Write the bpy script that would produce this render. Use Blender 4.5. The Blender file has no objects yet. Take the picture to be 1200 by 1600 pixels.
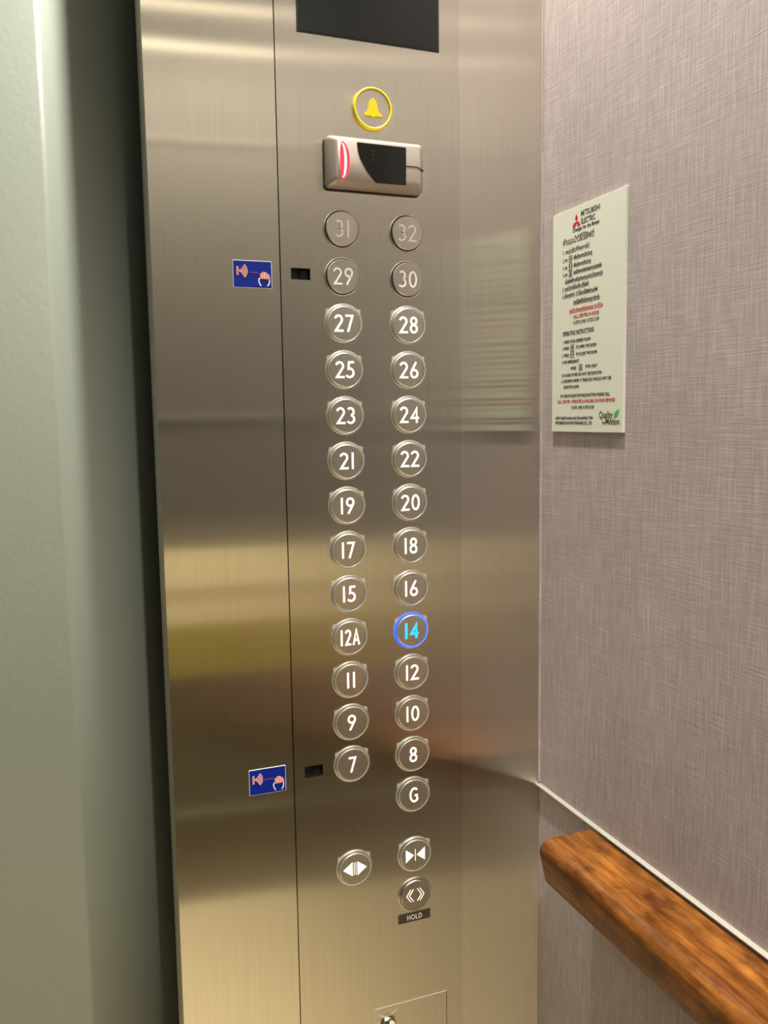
import bpy, bmesh, math, random
from mathutils import Vector, Matrix
random.seed(7)
S = bpy.context.scene
COL = S.collection
PI = math.pi

# ------------------------------------------------------------------ camera, world, exposure
cam_d = bpy.data.cameras.new('camera')
cam = bpy.data.objects.new('camera', cam_d); COL.objects.link(cam)
cam_d.sensor_fit = 'HORIZONTAL'; cam_d.sensor_width = 36.0
cam_d.lens = 36.0 * 1333.3 / 1200.0
cam_d.clip_start = 0.02
yaw, pitch, roll = 0.3619, -0.1094, -0.0145
fw = Vector((math.sin(yaw)*math.cos(pitch), math.cos(yaw)*math.cos(pitch), math.sin(pitch)))
rt = Vector((math.cos(yaw), -math.sin(yaw), 0)); up = rt.cross(fw)
rt2 = math.cos(roll)*rt + math.sin(roll)*up; up2 = -math.sin(roll)*rt + math.cos(roll)*up
M = Matrix.Identity(4)
for i in range(3):
    M[i][0] = rt2[i]; M[i][1] = up2[i]; M[i][2] = -fw[i]
M.translation = Vector((-0.3018, -0.8136, 1.3568))
cam.matrix_world = M
S.camera = cam

w = bpy.data.worlds.new('world'); S.world = w; w.use_nodes = True
w.node_tree.nodes['Background'].inputs[0].default_value = (0.02, 0.02, 0.02, 1)
w.node_tree.nodes['Background'].inputs[1].default_value = 1.0
S.view_settings.view_transform = 'Standard'
S.view_settings.look = 'None'
S.view_settings.gamma = 1.0
S.view_settings.use_curve_mapping = False
S.view_settings.exposure = 0.0

CEILING_POWER = 0.8      # radiance of the luminous ceiling panel
DOWNLIGHT_W = (96.0, 5.0, 205.0, 10.0)   # recessed spots: right front, left front, right back, left back
COVE_POWER = 6.0        # strip at the head of the back wall
WARM = (1.0, 0.95, 0.84)

# room extents (metres); front steel wall is the plane y = 0
XR = 0.1909; XL = -1.22; YB = -1.52; ZC = 2.46
TRIM_Z = 0.9395
PL, PRT = -0.2155, XR    # steel front wall, left edge and right corner
SL, SR = -0.0958, 0.0933 # seams of the control panel

# ------------------------------------------------------------------ materials
def mat(name, color=(.5,.5,.5), rough=.5, metal=0.0, emit=None, estr=0.0, spec=None, alpha=None):
    m = bpy.data.materials.new(name); m.use_nodes = True
    b = m.node_tree.nodes['Principled BSDF']
    b.inputs['Base Color'].default_value = (*color, 1)
    b.inputs['Roughness'].default_value = rough
    b.inputs['Metallic'].default_value = metal
    if spec is not None: b.inputs['Specular IOR Level'].default_value = spec
    if emit:
        b.inputs['Emission Color'].default_value = (*emit, 1)
        b.inputs['Emission Strength'].default_value = estr
    if alpha is not None: b.inputs['Alpha'].default_value = alpha
    return m
def nd(m, t, **kw):
    n = m.node_tree.nodes.new(t)
    for k, v in kw.items(): setattr(n, k, v)
    return n
def lk(m, a, b): m.node_tree.links.new(a, b)
def pb(m): return m.node_tree.nodes['Principled BSDF']
def coords(m, scale, space='Object'):
    tc = nd(m, 'ShaderNodeTexCoord'); mp = nd(m, 'ShaderNodeMapping')
    mp.inputs['Scale'].default_value = scale
    lk(m, tc.outputs[space], mp.inputs['Vector'])
    return mp.outputs[0]
def noise(m, vec, scale=1, detail=3, rough=.5):
    n = nd(m, 'ShaderNodeTexNoise'); n.inputs['Scale'].default_value = scale
    n.inputs['Detail'].default_value = detail; n.inputs['Roughness'].default_value = rough
    lk(m, vec, n.inputs['Vector']); return n.outputs['Fac']
def ramp(m, fac, stops):
    r = nd(m, 'ShaderNodeValToRGB'); cr = r.color_ramp
    while len(cr.elements) < len(stops): cr.elements.new(.5)
    for e, (p, c) in zip(cr.elements, stops):
        e.position = p; e.color = (*c, 1) if len(c) == 3 else c
    lk(m, fac, r.inputs[0]); return r.outputs[0]
def mix(m, fac, a, b, mode='MIX'):
    x = nd(m, 'ShaderNodeMix', data_type='RGBA', blend_type=mode)
    if isinstance(fac, (int, float)): x.inputs[0].default_value = fac
    else: lk(m, fac, x.inputs[0])
    for i, v in ((6, a), (7, b)):
        if isinstance(v, tuple): x.inputs[i].default_value = (*v, 1)
        else: lk(m, v, x.inputs[i])
    return x.outputs[2]
def bump(m, h, strength, dist):
    b = nd(m, 'ShaderNodeBump'); b.inputs['Strength'].default_value = strength
    b.inputs['Distance'].default_value = dist
    lk(m, h, b.inputs['Height']); lk(m, b.outputs[0], pb(m).inputs['Normal'])

def brushed(name, color, rough, aniso, tangent=(1,0,0)):
    """stainless steel brushed vertically: highlights smear sideways"""
    m = bpy.data.materials.new(name); m.use_nodes = True
    nt = m.node_tree; nt.nodes.remove(nt.nodes['Principled BSDF'])
    b = nd(m, 'ShaderNodeBsdfAnisotropic'); b.distribution = 'MULTI_GGX'
    b.inputs['Anisotropy'].default_value = -aniso
    lk(m, b.outputs[0], nt.nodes['Material Output'].inputs[0])
    t = nd(m, 'ShaderNodeCombineXYZ')
    for i in range(3): t.inputs[i].default_value = tangent[i]
    lk(m, t.outputs[0], b.inputs['Tangent'])
    n = noise(m, coords(m, (900, 900, 7)), 1, 4, .6)
    c = ramp(m, n, [(.3, tuple(v*.93 for v in color)), (.7, tuple(min(1, v*1.05) for v in color))])
    lk(m, c, b.inputs['Color'])
    n2 = noise(m, coords(m, (2.3, 2.3, 1.1)), 1, 3, .5)
    rr = nd(m, 'ShaderNodeMapRange'); rr.inputs[3].default_value = rough*.9; rr.inputs[4].default_value = rough*1.1
    lk(m, n2, rr.inputs[0]); lk(m, rr.outputs[0], b.inputs['Roughness'])
    return m
STEEL = brushed('brushed_steel', (.77, .745, .67), .19, .85)
STEEL_PANEL = brushed('brushed_steel_panel', (.70, .675, .61), .205, .82)
STEEL_CAP = brushed('brushed_steel_cap', (.62, .585, .52), .34, .25)
CHROME = mat('polished_steel', (.80, .77, .70), .12, 1.0)
PALE = mat('pale_strip', (.54, .52, .46), .36, .45)
ALU = mat('satin_aluminium', (.84, .81, .74), .32, 1.0)
GAP = mat('dark_gap', (.012, .011, .010), .6)
BLACK_GLASS = mat('black_glass', (.012, .013, .012), .22, spec=.35)
BLACK_PLASTIC = mat('black_plastic', (.02, .02, .02), .35)
READER_SHELL = mat('champagne_plastic', (.50, .44, .39), .34, .55)
READER_WINDOW = mat('smoked_plastic', (.008, .008, .008), .16, spec=.5)
NUM_ON = mat('backlit_numeral', (.85, .82, .76), .5, emit=(1, .93, .82), estr=.62)
NUM_OFF = mat('unlit_numeral', (.90, .88, .83), .5)
BLUE_NUM = mat('cyan_glow', (.02, .2, .5), .4, emit=(.0, .55, 1.0), estr=1.15)
BLUE_RING = mat('blue_glow', (.01, .03, .5), .35, emit=(.006, .11, .98), estr=1.25)
YELLOW = mat('yellow_plastic', (.90, .72, .03), .35)
YELLOW_BELL = mat('yellow_enamel', (.95, .66, .0), .4)
HOLD_PLATE = mat('brown_plate', (.055, .040, .026), .4)
HOLD_INK = mat('pale_ink', (.88, .83, .72), .5)
STICKER_BLUE = mat('sticker_blue', (.001, .016, .25), .4, spec=.25)
STICKER_WHITE = mat('sticker_white', (.85, .84, .85), .4)
STICKER_ORANGE = mat('sticker_orange', (.86, .13, .05), .4)
SIGN_INK = mat('black_ink', (.028, .030, .026), .5)
SIGN_RED = mat('red_ink', (.45, .035, .045), .5)
LOGO_RED = mat('emblem_red', (.50, .008, .03), .45)
LEAF_GREEN = mat('leaf_green', (.05, .42, .07), .45)
LED_RED = mat('red_led', (.45, .02, .03), .3, emit=(1, .05, .09), estr=.95)
LED_WHITE = mat('white_led', (.9, .7, .7), .3, emit=(1, .78, .74), estr=2.2)

def film_mat(name, opacity, rough=.1):
    m = bpy.data.materials.new(name); m.use_nodes = True
    nt = m.node_tree; out = nt.nodes['Material Output']; b = nt.nodes['Principled BSDF']
    b.inputs['Base Color'].default_value = (.9, .88, .82, 1); b.inputs['Roughness'].default_value = rough
    b.inputs['Specular IOR Level'].default_value = .8
    t = nt.nodes.new('ShaderNodeBsdfTransparent'); x = nt.nodes.new('ShaderNodeMixShader')
    x.inputs[0].default_value = opacity
    nt.links.new(t.outputs[0], x.inputs[1]); nt.links.new(b.outputs[0], x.inputs[2]); nt.links.new(x.outputs[0], out.inputs[0])
    return m
FILM = film_mat('clear_film', .035)
FILM_EDGE = film_mat('clear_film_edge', .20, .15)

SIGN_PLATE = mat('sign_plate', (.66, .68, .60), .42, .0, spec=.5)

def linen():
    m = mat('linen_laminate', rough=.62, spec=.25)
    v1 = noise(m, coords(m, (1, 620, 26)), 1, 3, .6)      # vertical threads
    v2 = noise(m, coords(m, (1, 30, 640)), 1, 3, .6)      # horizontal threads
    big = noise(m, coords(m, (1, 9, 6)), 1, 2, .5)
    a = ramp(m, v1, [(.34, (.30, .262, .264)), (.55, (.405, .352, .355)), (.74, (.56, .495, .485))])
    b = ramp(m, v2, [(.34, (.33, .285, .286)), (.55, (.405, .352, .355)), (.76, (.54, .475, .47))])
    c = mix(m, .42, a, b)
    g = ramp(m, big, [(.3, (.93, .93, .93)), (.7, (1.06, 1.05, 1.05))])
    c2 = mix(m, 1.0, c, g, 'MULTIPLY')
    lk(m, c2, pb(m).inputs['Base Color'])
    s = nd(m, 'ShaderNodeMath', operation='ADD'); lk(m, v1, s.inputs[0]); lk(m, v2, s.inputs[1])
    bump(m, s.outputs[0], .25, .0006)
    return m
LINEN = linen()

def wood():
    m = mat('stained_wood', rough=.40, spec=.18)
    g = noise(m, coords(m, (70, 7, 70)), 1, 6, .68)
    patch = noise(m, coords(m, (48, 26, 48)), 1, 4, .62)
    streak = noise(m, coords(m, (520, 28, 520)), 1, 3, .6)
    c = ramp(m, g, [(.30, (.070, .020, .003)), (.47, (.165, .056, .009)), (.70, (.33, .130, .024))])
    p = ramp(m, patch, [(.34, (.40, .32, .25)), (.47, (.86, .82, .78)), (.56, (1, 1, 1)), (.68, (1.40, 1.36, 1.2))])
    c = mix(m, .9, c, p, 'MULTIPLY')
    s = ramp(m, streak, [(.30, (.55, .50, .46)), (.45, (1, 1, 1)), (.70, (1.15, 1.14, 1.1))])
    c = mix(m, .75, c, s, 'MULTIPLY')
    lk(m, c, pb(m).inputs['Base Color'])
    h = nd(m, 'ShaderNodeMath', operation='ADD'); lk(m, streak, h.inputs[0]); lk(m, patch, h.inputs[1])
    bump(m, h.outputs[0], .25, .0008)
    return m
WOOD = wood()

def painted():
    m = mat('painted_steel', (.285, .315, .275), .42, spec=.5)
    n = noise(m, coords(m, (170, 170, 170)), 1, 2, .5)
    bump(m, n, .22, .0009)
    return m
PAINT = painted()

def speckle(name, c1, c2, sc, rough):
    m = mat(name, c1, rough)
    n = noise(m, coords(m, (sc, sc, sc)), 1, 4, .6)
    lk(m, ramp(m, n, [(.35, c1), (.65, c2)]), pb(m).inputs['Base Color']); return m
FLOOR = speckle('cream_stone', (.80, .665, .42), (.75, .62, .385), 14, .3)
CEIL = mat('grey_ceiling', (.50, .48, .45), .5)
BACK_UPPER = speckle('taupe_laminate', (.112, .100, .084), (.100, .089, .074), 20, .45)
LEFT_LAM = speckle('dark_taupe_laminate', (.075, .066, .056), (.065, .057, .048), 20, .4)
REFLECT_GOLD = speckle('gold_for_reflection', (.97, .83, .52), (.95, .80, .48), 20, .35)  # invented band colour, makes the yellow stripe mirrored in the steel
REFLECT_OLIVE = speckle('olive_for_reflection', (.42, .36, .06), (.37, .31, .05), 20, .4)  # invented too, for the olive stripe below it in the steel
BACK_LOW = speckle('brown_for_reflection', (.115, .092, .054), (.10, .08, .046), 20, .45)  # invented low wall colour, gives the steel its dark reflected zone
LIGHT = mat('luminous_diffuser', (.9, .9, .9), .5, emit=WARM, estr=CEILING_POWER)
COVE = mat('cove_strip', (.9, .9, .9), .5, emit=(1, .86, .62), estr=COVE_POWER)
DOWN = mat('downlight_lens', (.9, .9, .9), .5, emit=WARM, estr=30.0)

# ------------------------------------------------------------------ mesh helpers
class MB:
    def __init__(s): s.v = []; s.f = []; s.smooth = []
    def add(s, vs, fs, smooth=False):
        o = len(s.v); s.v += [tuple(v) for v in vs]
        s.f += [tuple(i+o for i in f) for f in fs]; s.smooth += [smooth]*len(fs); return s
    def box(s, x0, x1, y0, y1, z0, z1):
        vs = [(x, y, z) for x in (x0, x1) for y in (y0, y1) for z in (z0, z1)]
        return s.add(vs, [(0,1,3,2),(4,6,7,5),(0,4,5,1),(2,3,7,6),(0,2,6,4),(1,5,7,3)])
    def prism(s, pts, y0, y1, plane='xz'):
        """polygon (x, z) extruded from y0 (front) to y1"""
        n = len(pts); vs = [(p[0], y0, p[1]) for p in pts] + [(p[0], y1, p[1]) for p in pts]
        fs = [tuple(range(n)), tuple(range(2*n-1, n-1, -1))]
        fs += [(i, i+n, (i+1) % n + n, (i+1) % n) for i in range(n)]
        return s.add(vs, fs)
    def lathe(s, prof, n=56, cx=0, cz=0, smooth=True):
        """profile (r, y) turned about the axis through (cx, cz) along y"""
        vs = []; fs = []; m = len(prof)
        for k in range(n):
            a = 2*PI*k/n
            for r, y in prof: vs.append((cx + r*math.cos(a), y, cz + r*math.sin(a)))
        for k in range(n):
            k2 = (k+1) % n
            for i in range(m-1):
                fs.append((k*m+i, k*m+i+1, k2*m+i+1, k2*m+i))
        return s.add(vs, fs, smooth)
    def torus(s, R, r, y, cx=0, cz=0, n=64, k=12):
        prof = [(R + r*math.cos(2*PI*i/k), y + r*math.sin(2*PI*i/k)) for i in range(k+1)]
        return s.lathe(prof, n, cx, cz)
    def stroke(s, pts, wd, y0, y1, closed=False):
        """a flat ribbon of width wd along (x, z) points, extruded y0..y1"""
        P = [Vector(p) for p in pts]; n = len(P); L = []; R = []
        for i in range(n):
            if closed: a, b, c = P[i-1], P[i], P[(i+1) % n]
            else: a, b, c = P[max(i-1, 0)], P[i], P[min(i+1, n-1)]
            d1 = (b-a); d2 = (c-b)
            if d1.length < 1e-9: d1 = d2
            if d2.length < 1e-9: d2 = d1
            d1.normalize(); d2.normalize()
            n1 = Vector((-d1.y, d1.x)); n2 = Vector((-d2.y, d2.x)); q = n1 + n2
            if q.length < .25: q = n1
            q.normalize(); k = 1/max(q.dot(n1), .4)
            L.append(b + q*wd/2*k); R.append(b - q*wd/2*k)
        vs = []
        for i in range(n):
            vs += [(L[i].x, y0, L[i].y), (R[i].x, y0, R[i].y), (L[i].x, y1, L[i].y), (R[i].x, y1, R[i].y)]
        fs = []
        for i in range(n if closed else n-1):
            a = 4*i; b = 4*((i+1) % n)
            fs += [(a, a+1, b+1, b), (a+2, b+2, b+3, a+3), (a, b, b+2, a+2), (a+1, a+3, b+3, b+1)]
        if not closed:
            fs += [(0, 2, 3, 1), (4*n-4, 4*n-3, 4*n-1, 4*n-2)]
        return s.add(vs, fs)
    def build(s, name, m, parent=None, bevel=0, segs=2, loc=None):
        me = bpy.data.meshes.new(name); me.from_pydata(s.v, [], s.f)
        for p, sm in zip(me.polygons, s.smooth): p.use_smooth = sm
        bm = bmesh.new(); bm.from_mesh(me)
        bmesh.ops.recalc_face_normals(bm, faces=bm.faces)
        bm.to_mesh(me); bm.free()
        me.materials.append(m)
        o = bpy.data.objects.new(name, me); COL.objects.link(o)
        if loc: o.location = loc
        if parent: o.parent = parent
        if bevel:
            b = o.modifiers.new('bevel', 'BEVEL'); b.width = bevel; b.segments = segs
            b.limit_method = 'ANGLE'; b.angle_limit = math.radians(35)
            for p in me.polygons: p.use_smooth = True
            wn = o.modifiers.new('wn', 'WEIGHTED_NORMAL'); wn.keep_sharp = False
        return o
def thing(name, label, cat, loc=(0,0,0), group=None):
    o = bpy.data.objects.new(name, None); COL.objects.link(o); o.location = loc
    o.empty_display_size = .05
    o['label'] = label; o['category'] = cat
    if group: o['group'] = group
    return o
def struct(o): o['kind'] = 'structure'; return o
def arc(cx, cz, rx, rz, a0, a1, n=18):
    return [(cx + rx*math.cos(math.radians(a0+(a1-a0)*i/n)), cz + rz*math.sin(math.radians(a0+(a1-a0)*i/n))) for i in range(n+1)]

# ------------------------------------------------------------------ numerals drawn as strokes (height 1)
GL = {
 '0': (.56, [arc(.28, .5, .215, .435, 0, 342, 30) + [(.495, .5)]]),
 '1': (.13, [[(.065, 0), (.065, 1)]]),
 '2': (.55, [arc(.25, .71, .215, .225, 165, -28, 16) + [(.075, .062), (.55, .062)]]),
 '3': (.50, [arc(.20, .725, .195, .212, 140, -85, 16), arc(.20, .285, .225, .225, 85, -145, 18)]),
 '4': (.58, [[(.42, 0), (.42, .86), (.08, .30), (.58, .30)]]),
 '5': (.50, [[(.48, .938), (.155, .938), (.125, .555)] + arc(.19, .315, .245, .252, 100, -145, 18)]),
 '6': (.54, [[(.40, .985), (.115, .47)] + arc(.27, .285, .21, .223, 145, 490, 30)]),
 '7': (.52, [[(.0, .938), (.44, .938), (.15, 0)]]),
 '8': (.53, [arc(.265, .735, .175, .20, -90, 262, 28), arc(.265, .28, .205, .22, 90, 442, 30)]),
 '9': (.54, [[(.14, .015), (.425, .53)] + arc(.27, .715, .21, .223, -35, 310, 30)]),
 'A': (.60, [[(.03, 0), (.30, .93), (.57, 0)], [(.12, .30), (.48, .30)]]),
 'G': (.60, [arc(.34, .5, .275, .435, 48, 318, 26) + [(.545, .19), (.545, .46), (.36, .46)]]),
 'H': (.60, [[(.06, 0), (.06, 1)], [(.54, 0), (.54, 1)], [(.06, .52), (.54, .52)]]),
 'O': (.82, [arc(.41, .5, .345, .435, 0, 348, 34) + [(.755, .5)]]),
 'L': (.44, [[(.06, 1), (.06, .06), (.44, .06)]]),
 'D': (.68, [[(.06, .0), (.06, .94)] + arc(.22, .5, .40, .44, 90, -90, 20) + [(.06, .06)]]),
 'I': (.13, [[(.065, 0), (.065, 1)]]),
}
def glyphs(mb, text, h, y0, y1, stroke=.135, cx=0, cz=0, gap=.15, sx=1.0, rot90=False):
    widths = [GL[c][0]*sx for c in text]
    gaps = [gap*(1.5 if (a == '1' and b == '1') else 1.15 if '1' in (a, b) else .75) for a, b in zip(text, text[1:])]
    tot = sum(widths) + sum(gaps); x = -tot/2
    for i, c in enumerate(text):
        for line in GL[c][1]:
            pts = [((x + p[0]*sx)*h, (p[1]-.5)*h) for p in line]
            if rot90: pts = [(-p[1], p[0]) for p in pts]
            mb.stroke([(cx+p[0], cz+p[1]) for p in pts], stroke*h, y0, y1)
        x += widths[i] + (gaps[i] if i < len(gaps) else 0)

def text_lines(lines, name, m, parent, y, thick=.00025):
    """printed lettering: (text, x0, x1, baseline z, height) fitted between x0 and x1; one mesh"""
    mb = MB()
    for t, x0, x1, z, h in lines:
        c = bpy.data.curves.new('lettering', 'FONT'); c.body = t; c.size = 1.0; c.resolution_u = 2; c.offset = .003
        o = bpy.data.objects.new('lettering', c); COL.objects.link(o)
        dg = bpy.context.evaluated_depsgraph_get()
        me = bpy.data.meshes.new_from_object(o.evaluated_get(dg))
        xs = [v.co.x for v in me.vertices]
        if xs:
            k = (x1-x0)/(max(xs)-min(xs)); xm = min(xs)
            mb.add([(x0 + (v.co.x-xm)*k, y, z + v.co.y*h/.72) for v in me.vertices], [tuple(p.vertices) for p in me.polygons])
        bpy.data.objects.remove(o); bpy.data.curves.remove(c); bpy.data.meshes.remove(me)
    ob = mb.build(name, m, parent)
    s = ob.modifiers.new('solid', 'SOLIDIFY'); s.thickness = thick; s.offset = 0
    return ob

# ------------------------------------------------------------------ the setting
struct(MB().box(XL-.06, XR+.06, YB-.06, .30, -.06, 0).build('floor', FLOOR))
struct(MB().box(XL-.06, XR+.06, YB-.06, .30, ZC, ZC+.06).build('ceiling', CEIL))
# steel front return: a folded sheet 70 mm deep left of the control panel, a plain strip right of it
def front_wall():
    mb = MB()
    mb.box(PL, SL-.0001, 0, .0015, 0, ZC)
    mb.box(PL, PL+.0015, .0015, .042, 0, ZC)       # return towards the door
    mb.box(PL, PL+.020, .0405, .042, 0, ZC)
    mb.box(SR+.00005, XR, 0, .0015, 0, ZC)
    return struct(mb.build('wall_front', STEEL, bevel=.0006))
front_wall()
struct(MB().box(SL-.0006, SR+.0004, .012, .016, 0, ZC).build('wall_front_backing', GAP))
YJ = -.47                 # the linen panel ends here; unseen rear bands are invented to darken and tint the steel's reflections
struct(MB().box(XR, XR+.05, YJ, .06, 0, ZC).build('wall_right', LINEN))
for nm, z0, z1, m in (('wall_right_rear', 1.11, ZC, BACK_UPPER), ('wall_right_reflect_gold', .985, 1.11, REFLECT_GOLD),
                      ('wall_right_reflect_olive', .89, .985, REFLECT_OLIVE), ('wall_right_lower', .20, .89, BACK_LOW), ('wall_right_base', 0, .20, FLOOR)):
    struct(MB().box(XR, XR+.05, YB-.05, YJ, z0, z1).build(nm, m))
struct(MB().box(XL-.05, XL, YB-.05, .06, 0, ZC).build('wall_left', LEFT_LAM))
def back_wall():  # out of view; coloured bands added only to be mirrored in the steel
    for nm, z0, z1, m in (('wall_back', 1.01, ZC, BACK_UPPER), ('wall_back_reflect_gold', .80, 1.01, REFLECT_GOLD),
                          ('wall_back_reflect_olive', .655, .80, REFLECT_OLIVE), ('wall_back_lower', 0, .655, BACK_LOW)):
        struct(MB().box(XL-.05, XR+.05, YB-.05, YB, z0, z1).build(nm, m))
back_wall()
# metal joint strips across the back wall
for i, (z, h, d) in enumerate(((2.08, .006, .008), (1.369, .006, .008), (.905, .005, .006), (.265, .008, .008))):
    struct(MB().box(XL, XR, YB, YB+d, z-h/2, z+h/2).build('trim_%d' % (i+4), PALE))
# aluminium strip capping the lower part of the right wall
def wall_trim():
    mb = MB(); pr = [(0, -.0010), (.0045, -.0010), (.0045, .0002), (.0036, .0010), (0, .0014)]
    n = len(pr)
    vs = [(XR-p[0], 0.0, TRIM_Z+p[1]) for p in pr] + [(XR-p[0], YB, TRIM_Z+p[1]) for p in pr]
    mb.add(vs, [tuple(range(n)), tuple(range(2*n-1, n-1, -1))] + [(i, (i+1) % n, (i+1) % n+n, i+n) for i in range(n)])
    struct(mb.build('trim_1', PALE))
wall_trim()
struct(MB().box(XR-.0022, XR, -.0026, -.0002, TRIM_Z+.003, ZC).build('trim_2', LINEN))
# painted leaf with a rounded fold, left of the steel return
def door():
    A = Vector((-.3007, .035)); far = Vector((-.1700, .120)); left = Vector((-1.20, .035))
    r = .009
    d1 = (left-A).normalized(); d2 = (far-A).normalized()
    ang = math.acos(d1.dot(d2)); t = r/math.tan(ang/2)
    p1 = A + d1*t; p2 = A + d2*t; bis = (d1+d2).normalized(); c = A + bis*(r/math.sin(ang/2))
    a1 = math.atan2(*(p1-c).yx); a2 = math.atan2(*(p2-c).yx)
    da = (a2-a1 + PI) % (2*PI) - PI
    pts = [left] + [c + r*Vector((math.cos(a1+da*i/14), math.sin(a1+da*i/14))) for i in range(15)] + [far]
    n = len(pts); mb = MB()
    vs = [(p.x, p.y, z) for z in (0.004, ZC-.004) for p in pts]
    mb.add(vs, [(i, i+1, i+1+n, i+n) for i in range(n-1)], True)
    o = struct(mb.build('door_1', PAINT))
    s = o.modifiers.new('solid', 'SOLIDIFY'); s.thickness = .0015; s.offset = -1
    struct(MB().box(-.2235, PL+.02, .112, .122, 0, ZC).build('trim_3', PAINT))
door()

# ------------------------------------------------------------------ ceiling lamps (the room's own light)
t = thing('ceiling_light', 'square luminous panel set in the lift ceiling', 'ceiling light', (-.52, -.76, ZC))
MB().box(-.42, .42, -.42, .42, -.012, 0).build('frame', ALU, t)
MB().box(-.40, .40, -.40, .40, -.016, -.011).build('diffuser', LIGHT, t)
for z, lab in ((2.405, 'upper warm strip light along the head of the back wall'), (2.305, 'lower warm strip light along the head of the back wall')):
    t = thing('cove_light', lab, 'strip light', (0, YB, z), 'strip lights on the back wall')
    MB().box(XL+.02, XR-.02, 0, .012, -.008, .008).build('channel', ALU, t)
    MB().box(XL+.03, XR-.03, .012, .016, -.005, .005).build('lamp_strip', COVE, t)
for k, (x, y, lab) in enumerate(((.0, -.15, 'round recessed downlight above the control panel corner'), (-1.03, -.24, 'round recessed downlight above the left front corner'),
                                 (.0, -1.28, 'round recessed downlight above the right back corner'), (-1.03, -1.28, 'round recessed downlight above the left back corner'))):
    t = thing('downlight', lab, 'downlight', (x, y, ZC), 'downlights in the lift ceiling')
    m = Matrix
    rim = MB(); n = 40
    for (r0, r1, z0, z1, nm, mt) in ((.030, .040, -.006, 0, 'bezel', ALU), (.0, .030, -.004, -.003, 'lens', DOWN)):
        mb = MB(); prof = [(r0, z1), (r1, z1), (r1, z0), (r0, z0)] if r0 > 0 else [(0.0001, z0), (r1, z0)]
        mm = len(prof); vs = []; fs = []
        for i in range(n):
            a = 2*PI*i/n
            for r, z in prof: vs.append((r*math.cos(a), r*math.sin(a), z))
        for i in range(n):
            j = (i+1) % n
            for q in range(mm if r0 > 0 else mm-1):
                fs.append((i*mm+q, i*mm+(q+1) % mm, j*mm+(q+1) % mm, j*mm+q))
        mb.add(vs, fs).build(nm, mt, t)
    ld = bpy.data.lights.new('downlight_lamp', 'SPOT'); ld.energy = DOWNLIGHT_W[k]; ld.color = WARM
    ld.spot_size = math.radians(125); ld.spot_blend = .8; ld.shadow_soft_size = .03
    lo = bpy.data.objects.new('downlight_lamp', ld); COL.objects.link(lo); lo.parent = t; lo.location = (0, 0, -.012)

# ------------------------------------------------------------------ control panel
PY = -.0010                      # front of the faceplate
panel = thing('control_panel', 'tall brushed steel lift control panel with two columns of round floor buttons', 'control panel', (0, 0, 0))
HOLES = [(-.0858, -.0667, 1.4903, 1.5012), (-.0848, -.0655, .9927, 1.0043)]
def faceplate():
    xs = sorted({SL+.0002, SR-.00005} | {h[0] for h in HOLES} | {h[1] for h in HOLES})
    zs = sorted({.02, ZC-.02} | {h[2] for h in HOLES} | {h[3] for h in HOLES})
    mb = MB()
    bm = bmesh.new(); grid = {}
    for i, x in enumerate(xs):
        for j, z in enumerate(zs): grid[i, j] = bm.verts.new((x, PY, z))
    for i in range(len(xs)-1):
        for j in range(len(zs)-1):
            cx = (xs[i]+xs[i+1])/2; cz = (zs[j]+zs[j+1])/2
            if any(h[0] < cx < h[1] and h[2] < cz < h[3] for h in HOLES): continue
            bm.faces.new((grid[i, j], grid[i+1, j], grid[i+1, j+1], grid[i, j+1]))
    bmesh.ops.recalc_face_normals(bm, faces=bm.faces)
    me = bpy.data.meshes.new('faceplate'); bm.to_mesh(me); bm.free(); me.materials.append(STEEL_PANEL)
    if me.polygons[0].normal.y > 0: me.flip_normals()
    o = bpy.data.objects.new('faceplate', me); COL.objects.link(o); o.parent = panel
    s = o.modifiers.new('solid', 'SOLIDIFY'); s.thickness = .0022; s.offset = -1
    return o
faceplate()
for h in HOLES:                  # infrared windows sunk into the plate
    x0, x1, z0, z1 = h
    mb = MB(); d = .010
    mb.box(x0, x1, d, d+.001, z0, z1); mb.box(x0-.001, x0, PY+.0022, d, z0, z1); mb.box(x1, x1+.001, PY+.0022, d, z0, z1)
    mb.box(x0, x1, PY+.0022, d, z0-.001, z0); mb.box(x0, x1, PY+.0022, d, z1, z1+.001)
    o = mb.build('sensor_window', BLACK_PLASTIC, panel); o['label'] = 'small dark rectangular sensor window'
    MB().box(x0+.011, x1-.0005, d-.004, d, z0+.001, z1-.001).build('sensor_eye', BLACK_GLASS, o)

# display at the top
def display():
    x0, x1, z0, z1 = -.0746, .0713, 1.7165, 1.835
    o = MB().box(x0, x1, PY-.0006, PY+.0004, z0, z1).build('display', BLACK_PLASTIC, panel, bevel=.0003)
    o['label'] = 'black display screen'
    MB().box(x0+.0016, x1-.0016, PY-.0010, PY-.0006, z0+.0016, z1-.0016).build('screen', BLACK_GLASS, o)
display()

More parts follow.
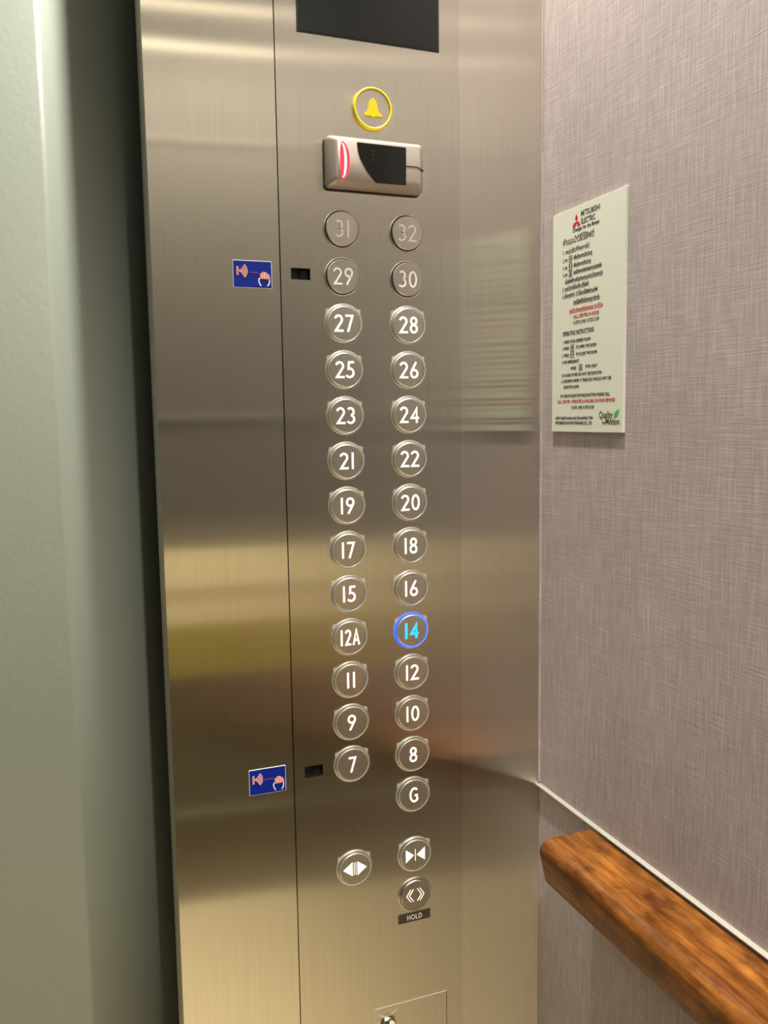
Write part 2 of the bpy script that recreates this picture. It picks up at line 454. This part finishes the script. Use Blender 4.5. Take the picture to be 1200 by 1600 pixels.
def ring_part(name, R, r, m, parent, y):
    return MB().torus(R, r, y).build(name, m, parent)
CAPR = .0166
def button(u, v, text, kind='lit', name='floor_button', label=None):
    """one push button: steel bezel ring (the part) with cap, numeral and clear film as sub-parts"""
    bez = MB()
    if kind == 'bare':
        bez.lathe([(.0188, PY+.0002), (.0188, PY-.0004), (.0180, PY-.0010), (.0174, PY-.0006), (.0174, PY+.0002)])
        bm_ = STEEL_CAP
    else:
        ri = .0168 if kind == 'blue' else .0172
        bez.lathe([(.0193, PY+.0002), (.0193, PY-.0006), (.0187, PY-.0013), (ri+.0004, PY-.0013), (ri, PY-.0006), (ri, PY+.0002)])
        bm_ = STEEL_CAP if kind != 'blue' else BLUE_RING
    o = bez.build(name, bm_, panel, loc=(u, 0, v))
    if label: o['label'] = label
    MB().lathe([(.0174, PY-.0001), (.0001, PY-.0001)]).build('groove', GAP if kind == 'bare' else STEEL_CAP, o)
    top = PY-.0030
    cap = MB(); cap.lathe([(CAPR, PY), (CAPR, top+.0007), (CAPR-.0007, top), (.00005, top)])
    co = cap.build('button_cap', STEEL_CAP, o)
    for p in co.data.polygons: p.use_smooth = False
    num = MB(); y0, y1 = top-.0002, top+.0002
    if kind == 'bare': nm, st = NUM_OFF, .105
    elif kind == 'blue': nm, st = BLUE_NUM, .17
    else: nm, st = NUM_ON, .13
    if text == 'open':
        for s in (-1, 1):
            num.prism([(s*.0026, .0078), (s*.0026, -.0078), (s*.0130, 0)], y0, y1)
        for s in (-1, 1): num.stroke([(s*.0010, -.0068), (s*.0010, .0068)], .0007, y0, y1)
    elif text == 'close':
        for s in (-1, 1):
            num.prism([(s*.0016, 0), (s*.0112, .0073), (s*.0112, -.0073)], y0, y1)
        num.stroke([(0, -.0066), (0, .0066)], .0007, y0, y1)
    elif text == 'hold':
        for s in (-1, 1):
            for d in (0, .0031):
                num.stroke([(s*(.0022+d), .0070), (s*(.0070+d), 0), (s*(.0022+d), -.0070)], .0009, y0, y1)
    else:
        glyphs(num, text, .0166, y0, y1, st, sx=(.68 if len(text) == 3 else 1.0), gap=.17)
    num.build('numeral' if text not in ('open', 'close', 'hold') else 'symbol', nm, o)
    if kind in ('lit', 'blue'):
        f = MB(); fy = top-.0008
        f.lathe([(.0197, PY-.0003), (.0192, PY-.0016), (.0182, fy+.0006), (.0170, fy), (.0001, fy)])
        fo = f.build('protective_film', FILM, o)
        e = MB()
        e.torus(.0172, .00034, fy, k=8); e.torus(.0194, .00034, PY-.0007, k=8)
        for s in (-1, 1):        # the two ears at the top of the film
            a = [(s*.0178, .0088), (s*.0180, .0136), (s*.0136, .0146), (s*.0152, .0122)]
            e.prism(a, PY-.0012, PY-.0004)
        e.build('film_rim', FILM_EDGE, o)
    return o
COLX = .0683/2
P = .045
left = ['31','29','27','25','23','21','19','17','15','12A','11','9','7']
right = ['32','30','28','26','24','22','20','18','16','14','12','10','8','G']
for i, tx in enumerate(left):
    k = 'bare' if tx in ('31', '29') else 'lit'
    button(-COLX, 1.0+P*(12-i), tx, k, label=('round steel floor button %s with %s numeral' % (tx, 'dull grey' if k == 'bare' else 'white')))
for i, tx in enumerate(right):
    k = 'bare' if tx in ('32', '30') else 'blue' if tx == '14' else 'lit'
    lab = 'round floor button 14 glowing blue' if k == 'blue' else 'round steel floor button %s with %s numeral' % (tx, 'dull grey' if k == 'bare' else 'white')
    if tx == 'G': lab = 'round steel ground floor button marked G'
    button(COLX, 1.0+P*(12-i), tx, k, label=lab)
button(-.0337, .8858, 'open', 'lit', 'door_open_button', 'round door open button with two outward triangles')
button(.0352, .8871, 'close', 'lit', 'door_close_button', 'round door close button with two inward triangles')
button(.0348, .8413, 'hold', 'plain', 'door_hold_button', 'round hold button with double chevrons')
# HOLD plate
o = MB().box(.0155, .0531, PY-.0006, PY+.0002, .8101, .8206).build('hold_plate', HOLD_PLATE, panel); o['label'] = 'dark brown plate reading HOLD'
g = MB(); glyphs(g, 'HOLD', .0056, PY-.0008, PY-.0005, .13, cx=.0345, cz=.8153, gap=.24); g.build('lettering', HOLD_INK, o)
# alarm button
a = MB().torus(.0187, .0012, PY-.0032).lathe([(.0196, PY), (.0196, PY-.0030), (.0178, PY-.0030), (.0178, PY)]).build('alarm_button', YELLOW, panel, loc=(-.0008, 0, 1.6548))
a['label'] = 'alarm button with yellow ring and yellow bell'
MB().lathe([(.0178, PY), (.0178, PY-.0024), (.0172, PY-.0028), (.00005, PY-.0028)]).build('button_cap', STEEL_CAP, a).data.polygons.foreach_set('use_smooth', [False]*(56*3))
half = [(0, .0098), (.0012, .0098), (.0014, .0086), (.0030, .0074), (.0040, .0052), (.0046, .0010), (.0058, -.0026), (.0092, -.0052), (.0092, -.0070), (.0018, -.0070), (.0012, -.0082), (0, -.0082)]
bell = half + [(-x, z) for x, z in reversed(half[1:-1])]
MB().prism(bell, PY-.0040, PY-.0027).build('bell_symbol', YELLOW_BELL, a)
# access hatch with key lock at the foot of the panel
h = MB().box(-.0134, .0721, PY-.0004, PY+.0002, .40, .7178).build('access_hatch', STEEL_PANEL, panel, bevel=.0002)
hg = MB(); hg.box(.0721, .0728, PY-.00015, PY+.0002, .40, .7183)
hg.build('hatch_gap', GAP, h)
MB().box(-.0134, .0728, PY-.0005, PY+.0002, .7178, .7183).build('hatch_edge', PALE, h)
k = MB().lathe([(.0086, PY-.0003), (.0086, PY-.0035), (.0078, PY-.0052), (.0066, PY-.0052), (.0062, PY-.0044), (.0001, PY-.0044)]).build('key_lock', CHROME, h, loc=(.0012, 0, .6985))
k['label'] = 'round chrome key lock'
MB().box(-.0006, .0006, PY-.0046, PY-.0042, -.004, .004).build('keyhole', GAP, k)
e = MB().stroke(arc(.0012, .7085+.012, .0145, .0125, 205, 335, 14), .0006, PY-.0010, PY-.0004)
e.build('film_remnant', FILM_EDGE, h)

# ------------------------------------------------------------------ card reader on the panel
rd = thing('card_reader', 'small champagne grey card reader with black window and red light bar', 'card reader', (0, PY, 1.6))
def rd_body():
    def rr(x0, x1, z0, z1, r, n=5):
        out = []
        for cx, cz, a in ((x1-r, z1-r, 0), (x0+r, z1-r, 90), (x0+r, z0+r, 180), (x1-r, z0+r, 270)):
            out += arc(cx, cz, r, r, a, a+90, n)
        return out
    secs = [(-.0005, (-.0505, .0485, -.0232, .0240), .004), (-.0075, (-.0505, .0485, -.0232, .0240), .004),
            (-.0115, (-.0488, .0472, -.0216, .0230), .004), (-.0148, (-.0432, .0440, -.0176, .0203), .003), (-.0155, (-.0418, .0432, -.0168, .0196), .003)]
    vs = []; fs = []; n = None
    for y, b, r in secs:
        p = rr(*b, r); n = len(p); vs += [(x, y, z) for x, z in p]
    for k in range(len(secs)-1):
        fs += [(k*n+i, k*n+(i+1) % n, (k+1)*n+(i+1) % n, (k+1)*n+i) for i in range(n)]
    fs += [tuple(range(n)), tuple(range((len(secs)-1)*n, len(secs)*n))]
    o = MB().add(vs, fs, True).build('housing', READER_SHELL, rd)
    es = o.modifiers.new('edge', 'EDGE_SPLIT'); es.split_angle = math.radians(42)
    bk = [(-.0005+.0005, 0)]
    MB().prism(rr(-.0518, .0480, -.0245, .0232, .004), -.0012, 0).build('backplate', BLACK_PLASTIC, rd)
rd_body()
cz0 = -.0
FY = -.0157
win = [(-.0221, .0179), (.0275, .0176), (.0282, .0168), (.0278, -.0170), (.0272, -.0178), (-.0029, -.0179), (-.0045, -.0172), (-.0085, -.0130), (-.0125, -.0080), (-.0155, -.0030), (-.0191, .0032), (-.0212, .0100)]
MB().prism(win, FY-.0003, FY+.0006).build('window', READER_WINDOW, rd)
g = MB()
for ch, zz in (('O', .0030), ('I', .0062), ('I', .0085), ('D', .0118)):
    glyphs(g, ch, .0030, FY-.0005, FY-.0002, .2, cx=-.0058, cz=zz, rot90=True)
g.build('lettering', BLACK_PLASTIC, rd)
cres = arc(-.0640, -.0004, .0322, .0330, 31, -31, 14) 
inner = arc(-.0640, -.0004, .0282, .0330, -31, 31, 14)
gl = MB().prism([(-.0372, .0178)] + arc(-.0372, 0, .0076, .0172, 84, -84, 16) + [(-.0379, -.0174), (-.0392, -.010), (-.0392, .010)], FY-.0002, FY+.0006).build('light_window', LED_RED, rd)
MB().prism(arc(-.0372, 0, .0044, .0158, 88, -88, 16) + arc(-.0372, 0, .0022, .0150, -88, 88, 16), FY-.0005, FY+.0002).build('light_bar', LED_WHITE, rd)
MB().prism([(.0280, .0008), (.0402, .0008), (.0436, -.0006), (.0466, -.0020), (.0466, -.0028), (.0434, -.0014), (.0400, 0), (.0280, 0)], FY-.0001, FY+.0050).build('seam', GAP, rd)

# ------------------------------------------------------------------ hand-wave stickers
def sticker(x0, x1, z0, z1, label):
    w_, h_ = x1-x0, z1-z0
    t = thing('sensor_sticker', label, 'sticker', ((x0+x1)/2, 0, (z0+z1)/2), 'blue hand wave stickers')
    MB().box(-w_/2, w_/2, -.0003, 0, -h_/2, h_/2).build('backing', STICKER_WHITE, t)
    MB().box(-w_/2+.0004, w_/2-.0004, -.0005, -.0003, -h_/2+.0004, h_/2-.0007).build('blue_field', STICKER_BLUE, t)
    X = lambda u: (u-.5)*w_
    Z = lambda v: (.5-v)*h_
    wm = MB(); om = MB(); a0, a1 = -.0008, -.0005; b1 = -.0010
    def both(pts, ow, ww):
        wm.stroke(pts, ww, a0, a1); om.stroke(pts, ow, b1, a0)
    both([(X(.115), Z(.24)), (X(.115), Z(.56))], .0011, .0018)
    both([(X(.12), Z(.40)), (X(.19), Z(.40))], .0012, .0018)
    for r in (.0019, .0043, .0067):
        both(arc(X(.165), Z(.40), r, r*1.1, 50, -50, 10), .0010, .0017)
    for q in range(6): om.stroke([(X(.42+.04*q), Z(.44)), (X(.445+.04*q), Z(.44))], .0004, a0, a1)
    # hand: four finger strokes and an outlined palm
    for q, (u, v0) in enumerate(((.72, .46), (.775, .40), (.83, .41), (.885, .46))):
        both([(X(u), Z(v0)), (X(u+.005), Z(.66))], .0012, .0021)
    wm.stroke([(X(.68), Z(.63)), (X(.655), Z(.70)), (X(.665), Z(.80)), (X(.71), Z(.92))], .0011, a0, a1)
    wm.stroke([(X(.925), Z(.52)), (X(.935), Z(.70)), (X(.925), Z(.82)), (X(.88), Z(.92))], .0011, a0, a1)
    om.stroke([(X(.925), Z(.52)), (X(.930), Z(.68))], .0005, b1, a0)
    wm.build('white_outline', STICKER_WHITE, t); om.build('orange_symbols', STICKER_ORANGE, t)
    return t
sticker(-.1414, -.1044, 1.4809, 1.5062, 'upper blue hand wave sticker, level with the 29 button')
sticker(-.1419, -.1045, .9831, 1.0096, 'lower blue hand wave sticker, level with the 7 button')

# ------------------------------------------------------------------ instruction sign on the right wall
sg = thing('instruction_sign', 'tall pale instruction plate with small print on the linen wall', 'sign', (XR, -.0262, 0))
sg.rotation_euler = (0, 0, -PI/2)
T = .0028
MB().box(0, .1221, -T, 0, 1.3402, 1.5618).build('plate', SIGN_PLATE, sg, bevel=.0003)
Y = -T-.0001
text_lines([
 ('MITSUBISHI', .0508, .0820, 1.5508, .0052), ('ELECTRIC', .0512, .0742, 1.5434, .0052),
 ('Changes for the Better', .0365, .0817, 1.5382, .0036),
 ('คำแนะนำวิธีใช้ลิฟต์', .0194, .0730, 1.5280, .0062),
 ('1. กดปุ่มชั้นที่ต้องการไป', .0195, .0654, 1.5192, .0040),
 ('2. กด', .0195, .0272, 1.5115, .0036), ('เพื่อต้องการเปิดประตู', .0385, .0700, 1.5115, .0040),
 ('3. กด', .0195, .0272, 1.5040, .0036), ('เพื่อต้องการปิดประตู', .0385, .0680, 1.5040, .0040),
 ('4. กด', .0195, .0272, 1.4970, .0036), ('กรณีต้องการติดต่อขอความช่วยเหลือ', .0385, .0860, 1.4970, .0040),
 ('เมื่อลิฟต์ค้างหรือเกิดเหตุฉุกเฉินโปรดกดปุ่ม', .0235, .0879, 1.4895, .0042),
 ('5. กรณีเกิดไฟไหม้ห้ามใช้ลิฟต์', .0190, .0651, 1.4825, .0042),
 ('6. เด็กอายุต่ำกว่า 12 ปีไม่ควรใช้ลิฟต์ตามลำพัง', .0190, .0800, 1.4755, .0042),
 ('กรณีลิฟต์ขัดข้องกรุณาติดต่อ', .0389, .0833, 1.4672, .0048),
 ('0 2733 2100, 0 2733 2120', .0392, .0827, 1.4478, .0034),
 ('OPERATING INSTRUCTIONS', .0196, .0746, 1.4376, .0046),
 ('1. PRESS YOUR DESIRED FLOOR', .0205, .0694, 1.4300, .0030),
 ('2. PRESS', .0198, .0315, 1.4236, .0030), ('TO OPEN THE DOOR', .0440, .0791, 1.4236, .0030),
 ('3. PRESS', .0188, .0315, 1.4166, .0030), ('TO CLOSE THE DOOR', .0440, .0803, 1.4166, .0030),
 ('4. FOR EMERGENCY', .0188, .0501, 1.4098, .0030),
 ('- PRESS', .0331, .0450, 1.4030, .0030), ('FOR HELP', .0610, .0806, 1.4036, .0030),
 ('5. IN CASE OF FIRE DO NOT USE ELEVATOR', .0185, .0880, 1.3965, .0030),
 ('6. CHILDREN UNDER 12 YEARS OLD SHOULD NOT USE', .0179, .1034, 1.3906, .0030),
 ('ELEVATOR ALONE', .0228, .0495, 1.3845, .0030),
 ('IN CASE OF ELEVATOR MALFUNCTION PLEASE CALL', .0170, .1018, 1.3755, .0031),
 ('0 2733 2100, 0 2733 2120', .0373, .0762, 1.3636, .0030),
 ('บริษัท มิตซูบิชิ เอลเลเวเตอร์ (ประเทศไทย) จำกัด', .0075, .0743, 1.3530, .0030),
 ('MITSUBISHI ELEVATOR (THAILAND) CO., LTD.', .0076, .0733, 1.3480, .0030),
 ('Quality', .0850, .1063, 1.3540, .0070), ('in', .0905, .0945, 1.3480, .0040), ('Motion', .0955, .1173, 1.3480, .0062),
 ], 'black_lettering', SIGN_INK, sg, Y)
text_lines([
 ('ศูนย์รับแจ้งเหตุขัดข้องตลอด 24 ชั่วโมง', .0321, .0886, 1.4595, .0042),
 ('CALL CENTER 24 HOURS', .0391, .0826, 1.4536, .0034)], 'red_lettering', SIGN_RED, sg, Y)
text_lines([('CALL CENTER : OPERATES & AVAILABLE 24 HOUR SERVICES', .0110, .1099, 1.3698, .0031)], 'red_lettering', SIGN_RED, sg, Y)
def dia(mb, cx, cz, ang, L, W):
    a = math.radians(ang); ux, uz = math.cos(a), math.sin(a)
    pts = [(0, 0), (L*.5, W/2), (L, 0), (L*.5, -W/2)]
    mb.prism([(cx + p*ux - q*uz, cz + p*uz + q*ux) for p, q in pts], Y-.0002, Y+.0002)
em = MB()
for an in (90, 210, 330): dia(em, .0428, 1.5467, an, .0080, .0046)
em.build('emblem', LOGO_RED, sg)
lf = [(.1085, 1.3545), (.1095, 1.3585), (.1125, 1.3605), (.1165, 1.3625), (.1160, 1.3590), (.1140, 1.3560), (.1105, 1.3548)]
MB().prism(lf, Y-.0002, Y+.0002).build('leaf', LEAF_GREEN, sg)
def icon(cx, cz, k):
    ic = MB(); s = .0028
    ic.stroke([(cx-s, cz-s), (cx+s, cz-s), (cx+s, cz+s), (cx-s, cz+s)], .0004, Y-.0001, Y+.0001, closed=True)
    if k == 'open':
        for d in (-1, 1): ic.prism([(cx+d*.0004, cz+.0016), (cx+d*.0004, cz-.0016), (cx+d*.0023, cz)], Y-.0001, Y+.0001)
    elif k == 'close':
        for d in (-1, 1): ic.prism([(cx+d*.0004, cz), (cx+d*.0023, cz+.0016), (cx+d*.0023, cz-.0016)], Y-.0001, Y+.0001)
    else:
        ic.prism([(cx+x*.2, cz+z*.2) for x, z in bell], Y-.0001, Y+.0001)
    ic.build('printed_icon', SIGN_INK, sg)
for cx, cz, k in ((.033, 1.5133, 'open'), (.033, 1.5057, 'close'), (.033, 1.4988, 'bell'), (.0375, 1.4250, 'open'), (.0375, 1.4180, 'close'), (.0525, 1.4045, 'bell')): icon(cx, cz, k)

# ------------------------------------------------------------------ handrail
hr = thing('handrail', 'brown stained wooden handrail along the linen wall', 'handrail', (XR, -.11, .913))
def rail():
    y0, y1 = 0.0, YB+.11+.10
    # section (x from wall, z), rounded front edge, undercut front face
    x1, x0 = -.0054, -.0668; zt, zb = .0245, -.0225
    sec = [(x1, zb)] + [(x1, zt-.0015), (x1-.0015, zt)]
    sec += arc(x0+.013, zt-.012, .013, .012, 90, 180, 7) + arc(x0+.0125, zb+.005, .006, .005, 192, 270, 4)
    n = len(sec); ys = [y0 - .0] + [y0 - .004]
    vs = []; fs = []
    def ring(y, k, dz):
        cx = (x0+x1)/2; c0 = (zt+zb)/2
        return [(cx+(x-cx)*k, y, c0+(z-c0)*k) for x, z in sec]
    rings = [ring(y0, .95, 0), ring(y0-.001, .985, 0), ring(y0-.003, 1, 0)]
    m = 26
    for i in range(1, m+1): rings.append(ring(y0-.003 + (y1-y0+.003)*i/m, 1, 0))
    for r in rings: vs += r
    for k in range(len(rings)-1): fs += [(k*n+i, k*n+(i+1) % n, (k+1)*n+(i+1) % n, (k+1)*n+i) for i in range(n)]
    fs += [tuple(range(n)), tuple(range((len(rings)-1)*n, len(rings)*n))]
    o = MB().add(vs, fs, True).build('rail', WOOD, hr)
    es = o.modifiers.new('edge', 'EDGE_SPLIT'); es.split_angle = math.radians(50)
rail()
for y in (-.42, -1.05):
    MB().box(-.030, 0, y-.03, y+.03, -.045, -.0205).build('bracket', ALU, hr)
